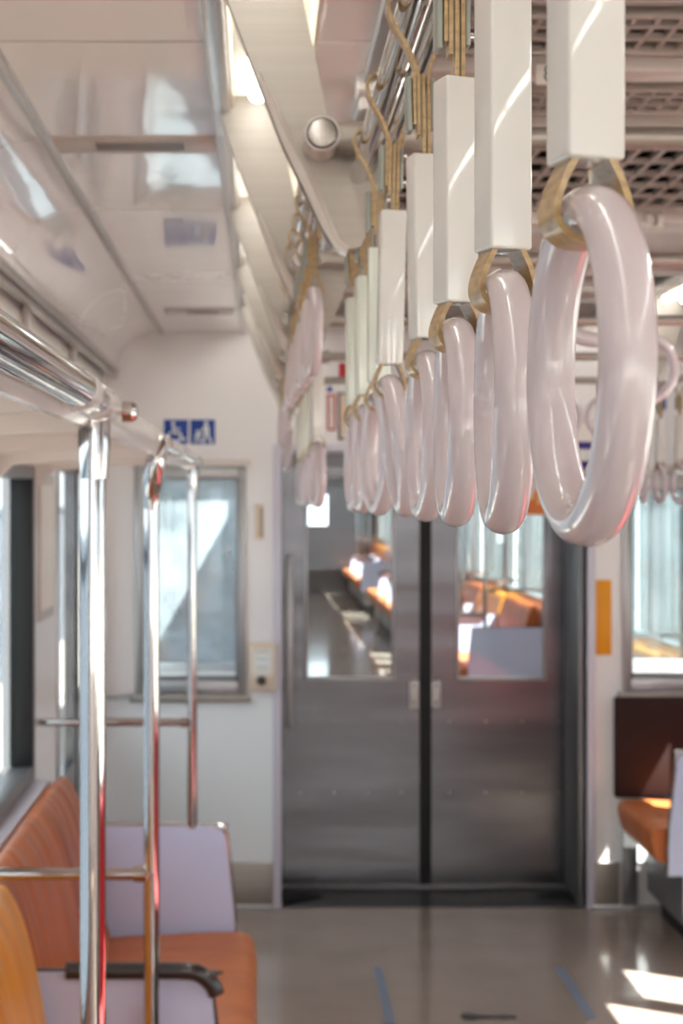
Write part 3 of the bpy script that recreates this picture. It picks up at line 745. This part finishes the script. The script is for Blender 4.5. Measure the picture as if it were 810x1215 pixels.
# ------------------------------------------------------------------ seats
def bench(y0, y1, wall, s, lab, grp=None, back='orange', push=0, seat='cushion'):
    """longitudinal seat along a side wall; s=+1 facing right"""
    X = lambda d: wall+s*d
    t = thing('bench_seat', lab, 'seat', (X(.3), (y0+y1)/2, 0), grp)
    prof = [(.045, .42), (.030, .60), (.035, .80), (.058, .888), (.078, .905), (.098, .895), (.130, .84), (.160, .74), (.185, .62), (.212, .50), (.225, .44), (.16, .42)]
    if push: prof = [(a+push*min(1, max(0, (a-.03)/.03)), b+push*.5*max(0, (b-.6)/.3)) for a, b in prof]
    bm = NB(); P = smooth_path([(a, 0, b) for a, b in prof], 4)
    N = 6
    rows = []
    for i in range(N+1):
        u = i/N; y = y0+.01+(y1-y0-.02)*u
        e = min(u, 1-u)*N
        sc = .90 if e < .5 else 1
        rows.append([bm.verts.new((X((p.x-.10)*sc+.10), y, .44+(p.z-.44)*(.985 if e < .5 else 1))) for p in P])
    for i in range(N):
        A, B = rows[i], rows[i+1]
        for k in range(len(A)): bm.faces.new((A[k], A[(k+1) % len(A)], B[(k+1) % len(A)], B[k]))
    bm.faces.new(rows[0]); bm.faces.new(rows[-1][::-1])
    mesh_obj('backrest', bm, back, t, sharp=60)
    cp = [(.08, .33), (.08, .425), (.2, .455), (.40, .468), (.55, .474), (.60, .468), (.622, .445), (.618, .40), (.60, .345), (.55, .33)]
    bm = NB(); P = smooth_path([(a, 0, b) for a, b in cp], 3)
    rows = []
    for i in range(N+1):
        u = i/N; y = y0+.012+(y1-y0-.024)*u; e = min(u, 1-u)*N
        sc = .985 if e < .5 else 1
        rows.append([bm.verts.new((X(.08+(p.x-.08)*sc), y, .33+(p.z-.33)*(.93 if e < .5 else 1))) for p in P])
    for i in range(N):
        A, B = rows[i], rows[i+1]
        for k in range(len(A)): bm.faces.new((A[k], A[(k+1) % len(A)], B[(k+1) % len(A)], B[k]))
    bm.faces.new(rows[0]); bm.faces.new(rows[-1][::-1])
    mesh_obj('cushion', bm, seat, t, sharp=60)
    bm = NB(); a, b = sorted((X(0.04), X(.50))); box(bm, a, b, y0+.02, y1-.02, .10, .335, .01); mesh_obj('seat_base', bm, 'dalu', t)
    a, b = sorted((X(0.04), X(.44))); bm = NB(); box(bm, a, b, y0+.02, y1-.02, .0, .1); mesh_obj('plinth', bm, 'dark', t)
    return t
def divider(y, wall, s, lab, arm=False, chrome_edge=True, grp=None, ztop=.75):
    X = lambda d: wall+s*d
    t = thing('seat_divider', lab, 'seat divider', (X(.3), y, .3), grp)
    o = [(.02, .30), (.02, ztop), (.495, ztop), (.520, ztop-.008), (.534, ztop-.03), (.56, .47), (.565, .30)]
    if arm: o = [(.06, .30), (.06, ztop), (.515, ztop-.005), (.535, ztop-.03), (.56, .47), (.565, .30)]
    bm = NB(); prism(bm, [(X(p[0]), p[1]) for p in o], y-.010, y+.010); mesh_obj('panel', bm, 'lilac', t)
    bm = NB(); pts = smooth_path([(X(p[0]), y, p[1]) for p in o[1:]], 5); tube(bm, pts, .0085 if chrome_edge else .006, 12); mesh_obj('edge_trim', bm, 'chrome' if chrome_edge else 'trimb', t)
    if arm:
        bm = NB(); pts = smooth_path([(X(.255), y-.02, ztop+.005), (X(.4), y-.02, ztop+.005), (X(.49), y-.02, ztop+.004), (X(.518), y-.02, ztop-.004), (X(.538), y-.02, ztop-.022), (X(.546), y-.02, ztop-.040)], 4)
        tube(bm, pts, .0165, 16)
        mesh_obj('armrest', bm, 'blackgloss', t)
    return t
bench(3.03, 4.28, XL, 1, 'orange brown seat between the two lilac dividers on the left')
bench(1.77, 2.96, XL, 1, 'golden yellow backed seat in the near left corner of the picture', back='yellow', push=.055)
bench(.75, 1.72, XL, 1, 'orange seat beside and behind the viewpoint on the left')
divider(4.31, XL, 1, 'lilac seat end panel with chrome edge below the farthest pole')
divider(1.745, XL, 1, 'lilac seat divider at the foot of the nearest pole, below the picture')
divider(2.99, XL, 1, 'lilac seat divider with black armrest in front of the orange seat', arm=True, chrome_edge=False)
bench(5.60, 6.16, XR, -1, 'terracotta corner seat against the right end wall')
divider(5.57, XR, -1, 'lilac end panel cut by the right picture edge')
bench(.8, 3.8, XR, -1, 'long seat outside the picture on the right, red added for reflected streaks', back='red_bounce', seat='red_bounce')  # unseen seat, upholstery made red to put red streaks on poles and rings
bm = NB(); box(bm, DO1+.105, XR, YW-.045, YW-.008, .46, .868, .01)
tag(mesh_obj('seat_side_pad', bm, 'maroon'), 'dark maroon padded panel on the right end wall over the seat', 'pad')
# heater cover and foot rail under the right corner seat
bm = NB(); box(bm, DO1+.14, DO1+.2, YW-.03, YW-.012, .02, .40, .002)
tag(mesh_obj('heater_cover', bm, 'dalu'), 'grey metal cover under the right corner seat by the wall', 'heater cover')

# ------------------------------------------------------------------ things on the end wall
def ppl(px, py, Y): return ((px-308)*Y/F, CZ+(592-py)*Y/F)
YS = YW
def sign(px0, py0, px1, py1, label):
    x0, z1 = ppl(px0, py0, YS); x1, z0 = ppl(px1, py1, YS)
    t = thing('pictogram_sign', label, 'sign', ((x0+x1)/2, YS, z0))
    bm = NB(); box(bm, x0, x1, YS-.004, YS, z0, z1, .001); mesh_obj('sign_plate', bm, 'blue', t)
    return t, x0, x1, z0, z1
def strokes(bm, base, lst, y0=YS-.0055, y1=YS-.0035):
    x0, x1, z0, z1 = base; W = x1-x0; H = z1-z0
    for st in lst:
        if st[0] == 'c': disc(bm, x0+st[1]*W, z0+st[2]*H, st[3]*W, y0, y1)
        elif st[0] == 'p': prism(bm, [(x0+a*W, z0+b*H) for a, b in st[1]], y0, y1)
        elif st[0] == 'l':
            (a, b), (c, d), w_ = st[1], st[2], st[3]
            A = Vector((x0+a*W, z0+b*H)); B = Vector((x0+c*W, z0+d*H)); dd = (B-A).normalized()*w_*W/2; nn = Vector((-dd.y, dd.x))
            A2 = A-dd; B2 = B+dd
            prism(bm, [tuple(A2+nn), tuple(B2+nn), tuple(B2-nn), tuple(A2-nn)], y0, y1)
        elif st[0] == 'a':
            _, cx, cz, r, a0, a1, w_ = st; N = 14
            out = [(x0+(cx+(r+w_/2)*math.cos(a0+(a1-a0)*i/N))*W, z0+(cz+(r+w_/2)*math.sin(a0+(a1-a0)*i/N))*H) for i in range(N+1)]
            inn = [(x0+(cx+(r-w_/2)*math.cos(a0+(a1-a0)*i/N))*W, z0+(cz+(r-w_/2)*math.sin(a0+(a1-a0)*i/N))*H) for i in range(N, -1, -1)]
            prism(bm, out+inn, y0, y1)
t, *b = sign(194.5, 498, 223, 527, 'blue wheelchair space sign on the end wall')
bm = NB(); strokes(bm, b, [('c', .38, .86, .075), ('l', (.38, .76), (.42, .45), .10), ('l', (.40, .62), (.64, .62), .07), ('l', (.42, .45), (.66, .45), .10), ('l', (.66, .45), (.78, .18), .09), ('l', (.78, .18), (.90, .22), .07), ('a', .45, .34, .24, PI*.72, PI*1.92, .07)])
mesh_obj('wheelchair_symbol', bm, 'white', t, smooth=False)
t, *b = sign(226, 498, 255, 527, 'blue sign with a person pushing a pram on the end wall')
bm = NB(); strokes(bm, b, [('c', .64, .87, .075), ('p', [(.55, .78), (.72, .78), (.78, .45), (.70, .42), (.56, .42)]), ('l', (.60, .45), (.54, .08), .09), ('l', (.68, .45), (.84, .08), .09), ('l', (.58, .70), (.40, .50), .06), ('p', [(.14, .30), (.44, .30), (.42, .46), (.22, .42)]), ('c', .20, .14, .06), ('c', .40, .14, .06), ('l', (.22, .30), (.36, .16), .05), ('c', .28, .52, .06)])
mesh_obj('pram_symbol', bm, 'white', t, smooth=False)

def wbox(px0, py0, px1, py1, d, m, name, label=None, cat=None, parent=None, bev=.002, Y=None, y1=None):
    Y = Y or YW; x0, z1 = ppl(px0, py0, Y); x1, z0 = ppl(px1, py1, Y)
    bm = NB(); box(bm, x0, x1, Y-d, y1 if y1 is not None else Y, z0, z1, bev)
    o = mesh_obj(name, bm, m, parent)
    if label: tag(o, label, cat)
    return o
# intercom
x, z = ppl(311, 818, YW)
t = thing('intercom_box', 'ivory emergency intercom box right of the left end window', 'intercom', (x, YW, z))
wbox(294.5, 762, 327, 818, .045, 'ivory', 'housing', parent=t, bev=.005)
f = wbox(299, 768, 324, 800, .048, 'paper', 'instruction_label', parent=t, bev=0, y1=YW-.044)
wbox(303, 775, 319, 790, .049, 'white', 'inset', parent=f, bev=0, y1=YW-.0475)
bm = NB()
for k in range(3): x0, z0 = ppl(304, 771+9*k, YW); box(bm, x0, x0+.045, YW-.0497, YW-.0478, z0-.004, z0)
mesh_obj('print_lines', bm, 'ltgreen', f, smooth=False)
bm = NB(); cx, cz = ppl(310, 806, YW); tube(bm, [(cx, YW-.045, cz), (cx, YW-.055, cz), (cx, YW-.06, cz)], [.019, .018, .012], 20); mesh_obj('call_button', bm, 'ink', t)
# vertical plaque
x, z = ppl(308, 640, YW)
t = thing('vertical_plaque', 'small cream vertical plaque beside the doorway', 'plaque', (x, YW, z))
wbox(302, 598, 313, 640, .006, 'ivory', 'plate', parent=t)
bm = NB()
for k in range(6):
    x0, z0 = ppl(309.5, 604+k*5.6, YW)
    for j in range(3): box(bm, x0-.006+(j % 2)*.002, x0+.008, YW-.0075, YW-.0055, z0-.004*j-.002, z0-.004*j)
    box(bm, x0-.001, x0+.001, YW-.0075, YW-.0055, z0-.012, z0)
mesh_obj('characters', bm, 'ink', t, smooth=False)
wbox(697, 688, 725, 777, .003, 'amber', 'amber_sticker', 'tall amber yellow sticker on the wall right of the doors', 'sticker')
# framed notices over the doorway
def framed(px0, py0, px1, py1, label, fm, sm, lines):
    x, z = ppl((px0+px1)/2, py1, YW)
    t = thing('framed_notice', label, 'notice', (x, YW, z))
    wbox(px0, py0, px1, py1, .006, fm, 'notice_frame', parent=t, bev=.002)
    s_ = wbox(px0+2.5, py0+2.5, px1-2.5, py1-2.5, .008, sm, 'notice_sheet', parent=t, bev=0, y1=YW-.0055)
    bm = NB(); k = 0
    while py0+8+k*6 < py1-6:
        a, z0 = ppl(px0+5, py0+8+k*6, YW); b, _ = ppl(px1-5-(k % 3), 0, YW); box(bm, a, b, YW-.0092, YW-.0078, z0-.006, z0); k += 1
    mesh_obj('print_lines', bm, lines, s_, smooth=False)
framed(388, 468, 398, 511, 'red framed notice over the doorway, left one', 'red', 'paper', 'ltgreen')
framed(401, 466, 420, 522, 'brown framed cream notice over the doorway', 'trimb', 'ivory', 'posty')
wbox(402, 431, 413, 450, .004, 'red', 'warning_sticker', 'small red sticker high above the doorway', 'sticker')
wbox(388, 459, 394, 465, .004, 'blue', 'warning_sticker', 'tiny blue sticker above the red framed notice', 'sticker')
wbox(774, 460, 790, 486, .004, 'blue', 'warning_sticker', 'blue sticker high on the right end wall behind the strap rings', 'sticker')
# poster over the right door leaf
x, z = ppl(660, 600, 6.16)
t = thing('advert_poster', 'purple and orange poster hanging over the right gangway door', 'poster', (x, 6.16, z))
def pp(a, b, c, d, m, nm, dd, par=None):
    x0, z1 = ppl(a, b, 6.16); x1, z0 = ppl(c, d, 6.16); bm = NB(); box(bm, x0, x1, 6.16-dd, 6.16, z0, z1); return mesh_obj(nm, bm, m, par or t)
sh = pp(608, 500, 708, 612, 'paper', 'sheet', .002)
pp(610, 524, 707, 533, 'purple', 'upper_band', .004, sh); pp(610, 547, 707, 559, 'purple', 'lower_band', .004, sh); pp(610, 566, 707, 610, 'posto', 'orange_field', .004, sh)
bm = NB()
for k in range(9):
    x0, z0 = ppl(614+k*10.4, 535, 6.156); box(bm, x0, x0+.022, 6.154, 6.157, z0-.036, z0)
mesh_obj('band_lettering', bm, 'white', sh, smooth=False)
bm = NB()
for k in range(9):
    x0, z0 = ppl(617+k*10, 572, 6.156); box(bm, x0, x0+.020, 6.154, 6.157, z0-.05-.02*(k % 3), z0)
mesh_obj('pale_lettering', bm, 'posty', sh, smooth=False)
bm = NB(); x0, z0 = ppl(606, 500, 6.16); x1, _ = ppl(710, 500, 6.16); tube(bm, [(x0, 6.165, z0), (x1, 6.165, z0)], .006, 12); box(bm, x0+.05, x0+.06, 6.16, YW, z0-.005, z0+.005); box(bm, x1-.06, x1-.05, 6.16, YW, z0-.005, z0+.005); mesh_obj('poster_rod', bm, 'alu', t)

# right luggage rack near the end wall
t = thing('luggage_rack', 'right luggage rack above the corner seat, with curved white tube ends', 'luggage rack', (mx(-.4), 5.9, 1.78))
bm = NB(); box(bm, mx(RX)+.015, XR, 5.5, YW-.01, 1.798, 1.806); mesh_obj('shelf', bm, 'rack', t)
bm = NB(); tube(bm, [(mx(RX), 5.5, RRZ), (mx(RX), YW-.01, RRZ)], .014, 20); mesh_obj('chrome_grip', bm, 'chrome', t)
for k, y in enumerate((5.55, 5.85, 6.15)):
    bm = NB(); tube(bm, smooth_path([(mx(RX)+.01, y, RRZ), (mx(RX)+.06, y, RRZ+.02), (mx(RX)+.16, y, RRZ+.045), (XR, y, RRZ+.03)], 5), .009, 12); mesh_obj('rib', bm, 'rack', t)

# floor marks
for k, (p, q, lab) in enumerate((((448, 1148), (463, 1215), 'left faded blue tape line on the floor'), ((663, 1148), (702, 1208), 'right faded blue tape line on the floor'))):
    def fl(px, py): Y = CZ*F/(py-592); return (px-308)*Y/F, Y
    a = fl(*p); b = fl(*q); d = Vector((b[0]-a[0], b[1]-a[1])).normalized(); nn = Vector((-d.y, d.x))*.015
    bm = NB(); prism(bm, [(a[0]+nn.x, a[1]+nn.y), (b[0]+nn.x, b[1]+nn.y), (b[0]-nn.x, b[1]-nn.y), (a[0]-nn.x, a[1]-nn.y)], 0, .0015, 'z')
    tag(mesh_obj('floor_tape', bm, 'tapeb'), lab, 'tape')
a = ((578-308)*CZ/(1207-592), CZ*F/(1207-592))
bm = NB()
tube(bm, [(a[0]-.055, a[1], .001), (a[0]-.055, a[1], .004), (a[0]-.055, a[1], .005)], [.03, .03, .02], 20); tube(bm, [(a[0]+.055, a[1], .001), (a[0]+.055, a[1], .004)], [.022, .02], 20); box(bm, a[0]-.08, a[0]+.09, a[1]-.012, a[1]+.012, 0, .003, .001)
tag(mesh_obj('floor_fitting', bm, 'ink'), 'small dark metal wheelchair anchor set in the floor', 'floor fitting')
# low handrail along the left wall at the end
bm = NB(); tube(bm, smooth_path([(XL, 6.17, .87), (XL+.05, 6.17, .87), (XL+.07, 6.19, .87), (XL+.11, YW-.02, .87), (XL+.11, YW, .87)], 5), .009, 14)
tag(mesh_obj('corner_handrail', bm, 'alu'), 'short metal handrail in the left corner below the window', 'handrail')
# small light grey block on the ceiling strip
x, z = ppl(437, 95, 2.45)
bm = NB(); box(bm, x-.018, x+.02, 2.44, 2.50, z-.02, z+.02, .003); box(bm, x-.004, x+.006, 2.45, 2.48, z+.018, CH, .001); box(bm, x-.012, x+.016, 2.47, 2.5, z-.04, z-.02, .002)
tag(mesh_obj('sensor_block', bm, 'beam2'), 'small pale grey block under the metal ceiling strip', 'sensor')

# ================================================================== NEXT CAR (seen through the panes)
N0, N1 = 7.05, 27.0
bm = NB(); box(bm, XL-.1, XR+.1, N0, N1, -.06, 0); struct('floor_2', 'floor of the next car', 'floor', bm, 'floor')
bm = NB(); box(bm, DO0-.05, DO1+.05, YD+.3, N0+.02, -.05, -.003); struct('trim_%d' % n, 'gangway floor plate between the cars', 'trim', bm, 'plate'); n += 1
bays = [(8.9, 10.3), (14.9, 16.3), (20.9, 22.3)]      # doorways
benches = [(7.3, 8.7), (10.95, 14.7), (16.5, 20.7), (22.5, 26.6)]
holes = [(a, b, .02, 1.86) for a, b in bays]+[(7.4, 8.6, .9, 1.76), (10.95, 12.7, .9, 1.76), (12.8, 14.6, .9, 1.76), (16.5, 18.5, .9, 1.76), (18.6, 20.6, .9, 1.76), (22.5, 24.4, .9, 1.76), (24.5, 26.5, .9, 1.76)]
bm = NB(); wall_grid(bm, XL-.08, XL, N0, N1, 0, 2.4, holes); struct('wall_left_2', 'left side wall of the next car', 'wall', bm, 'wall')
bm = NB(); wall_grid(bm, XR, XR+.08, N0, N1, 0, 2.4, holes); struct('wall_right_2', 'right side wall of the next car', 'wall', bm, 'wall')
bm = NB(); box(bm, XL-.1, XR+.1, N0, N1, CH, CH+.08); struct('ceiling_2', 'ceiling of the next car', 'ceiling', bm, 'ceil')
bm = NB(); wall_grid(bm, XL-.08, XR+.08, N0, N0+.06, 0, 2.4, [(DO0, DO1, -.1, DOT), WIN_L, (WIN_R[0], 2.0, WIN_R[2], WIN_R[3])], 'y'); struct('wall_near_2', 'near end wall of the next car', 'wall', bm, 'wall')
WIN_R2 = (WIN_R[0], 2.0, WIN_R[2], WIN_R[3])
for r_, l_ in ((WIN_L, 'left dusty end window of the next car across the gap'), (WIN_R2, 'right dusty end window of the next car across the gap')):
    t = struct('window_%d' % wn, l_, 'window'); wn += 1
    x0, x1, z0, z1 = r_; bm = NB()
    for q in ((x0, x0+.035, z0, z1), (x1-.035, x1, z0, z1), (x0+.035, x1-.035, z1-.04, z1), (x0+.035, x1-.035, z0, z0+.045)): box(bm, q[0], q[1], N0-.012, N0+.05, q[2], q[3], .003)
    mesh_obj('window_frame', bm, 'alu', t)
    bm = NB(); box(bm, x0+.03, x1-.03, N0+.02, N0+.024, z0+.04, z1-.035); mesh_obj('pane', bm, 'dusty' if x0 < 0 else 'dusty2', t)
bm = NB(); wall_grid(bm, XL-.08, XR+.08, N1, N1+.06, 0, 2.4, [(.85, 1.2, 1.2, 1.75), (-.4, .3, .9, 1.75)], 'y'); struct('wall_far_2', 'far end wall of the next car', 'wall', bm, 'steel')
bm = NB()
for xx in (DO0-.06, DO1+.03): box(bm, xx, xx+.03, YD+.09, N0, 0, DOT+.03)
box(bm, DO0-.06, DO1+.06, YD+.09, N0, DOT, DOT+.04); struct('trim_%d' % n, 'grey gangway hood between the cars', 'trim', bm, 'dalu'); n += 1
def mid_mullions(y0, y1, x, s, lab):
    global wn
    t = struct('window_%d' % wn, lab, 'window'); wn += 1
    bm = NB(); a, b = sorted((x+s*.01, x-s*.05))
    for q in ((y0, y0+.05, .9, 1.76), (y1-.05, y1, .9, 1.76), (y0+.05, y1-.05, 1.7, 1.76), (y0+.05, y1-.05, .9, .95), ((y0+y1)/2-.03, (y0+y1)/2+.03, .95, 1.7)): box(bm, a, b, *q)
    mesh_obj('window_frame', bm, 'dalu', t)
    bm = NB(); c = x-s*.03; box(bm, c-.002, c+.002, y0+.04, y1-.04, .94, 1.71); mesh_obj('pane', bm, 'glassb', t)
for (a, b, c, d) in holes[3:]:
    mid_mullions(a, b, XL, 1, 'left window of the next car at %.0f metres' % a); mid_mullions(a, b, XR, -1, 'right window of the next car at %.0f metres' % a)
for k, (a, b) in enumerate(bays):
    side_door(XL, a, b, 1, '%s left doors of the next car' % o2[k]); side_door(XR, a, b, -1, '%s right doors of the next car' % o2[k])
for k, (a, b) in enumerate(benches):
    for wall, s, sd_ in ((XL, 1, 'left'), (XR, -1, 'right')):
        m_ = max(1, round((b-a)/1.25)); st = (b-a)/m_
        for j in range(m_):
            bench(a+j*st+.02, a+(j+1)*st-.02, wall, s, '%s seat of the %s %s bench in the next car' % (o2[j], o2[k], sd_), 'seats in the next car', back='yellow' if j == (1 if m_ > 1 else 0) and k != 2 else 'orange')
            divider(a+j*st, wall, s, 'lilac divider before the %s seat of the %s %s bench, next car' % (o2[j], o2[k], sd_), arm=j > 0, chrome_edge=False, grp='seat dividers in the next car')
            # window-side pole with bar
            px_ = wall+s*.44
            tt = thing('grab_pole', 'chrome pole at the %s divider of the %s %s bench, next car' % (o2[j], o2[k], sd_), 'pole', (px_, a+j*st, .74), 'poles in the next car')
            bm = NB(); tube(bm, [(px_, a+j*st, .74), (px_, a+j*st, 1.79)], .0148, 12); mesh_obj('pole', bm, 'chrome', tt)
            bm = NB(); tube(bm, [(wall, a+j*st, 1.02), (px_, a+j*st, 1.02)], .0118, 12); mesh_obj('side_bar', bm, 'chrome', tt)
        px_ = wall+s*.44
        tt = thing('luggage_rack', 'luggage rack over the %s %s bench of the next car' % (o2[k], sd_), 'luggage rack', (px_, (a+b)/2, 1.79))
        bm = NB(); tube(bm, [(px_, a, 1.79), (px_, b, 1.79)], .016, 12); mesh_obj('chrome_grip', bm, 'chrome', tt)
        bm = NB(); x0, x1 = sorted((wall, px_)); box(bm, x0, x1, a, b, 1.8, 1.81); mesh_obj('shelf', bm, 'rack', tt)
for s in (1, -1):
    X = (lambda x: x) if s > 0 else mx
    for k in range(6):
        a = 7.6+k*3.2
        bm = NB(); tube(bm, [(X(0), a, CH-.03), (X(0), a+2.6, CH-.03)], .0175, 12); box(bm, X(0)-.02, X(0)+.02, a, a+2.6, CH-.012, CH) if False else None
        tt = thing('tube_lamp', '%s tube lamp on the %s ceiling of the next car' % (o2[k], 'left' if s > 0 else 'right'), 'lamp', (X(0), a+1.3, CH-.05), 'tube lamps in the next car')
        mesh_obj('tube', bm, 'lamp', tt)
        for q in (a-.02, a+2.6): bm = NB(); box(bm, X(0)-.025, X(0)+.025, q, q+.02, CH-.05, CH); mesh_obj('lamp_holder', bm, 'cream', tt)

# ------------------------------------------------------------------ outside
bm = NB(); box(bm, -60, 60, -40, 80, -1.3, -1.2); struct('ground', 'pale ballast beside the train', 'ground', bm, 'ground')
bm = NB(); box(bm, -4.2, -4.0, -12, 34, -1.2, 1.45); box(bm, -4.25, -3.95, -12, 34, 1.45, 1.52)
tag(mesh_obj('trackside_wall', bm, 'conc'), 'blue grey wall outside the left windows', 'wall')

bm = NB(); y = 5.0
box(bm, 5.6, 5.7, 4, 36, -1.2, 2.5)
while y < 36: box(bm, 5.5, 5.6, y, y+.18, -1.2, 2.5); y += .42
tag(mesh_obj('corrugated_fence', bm, 'fence', smooth=False), 'pale grey ribbed building wall outside the right windows of the next car', 'building')
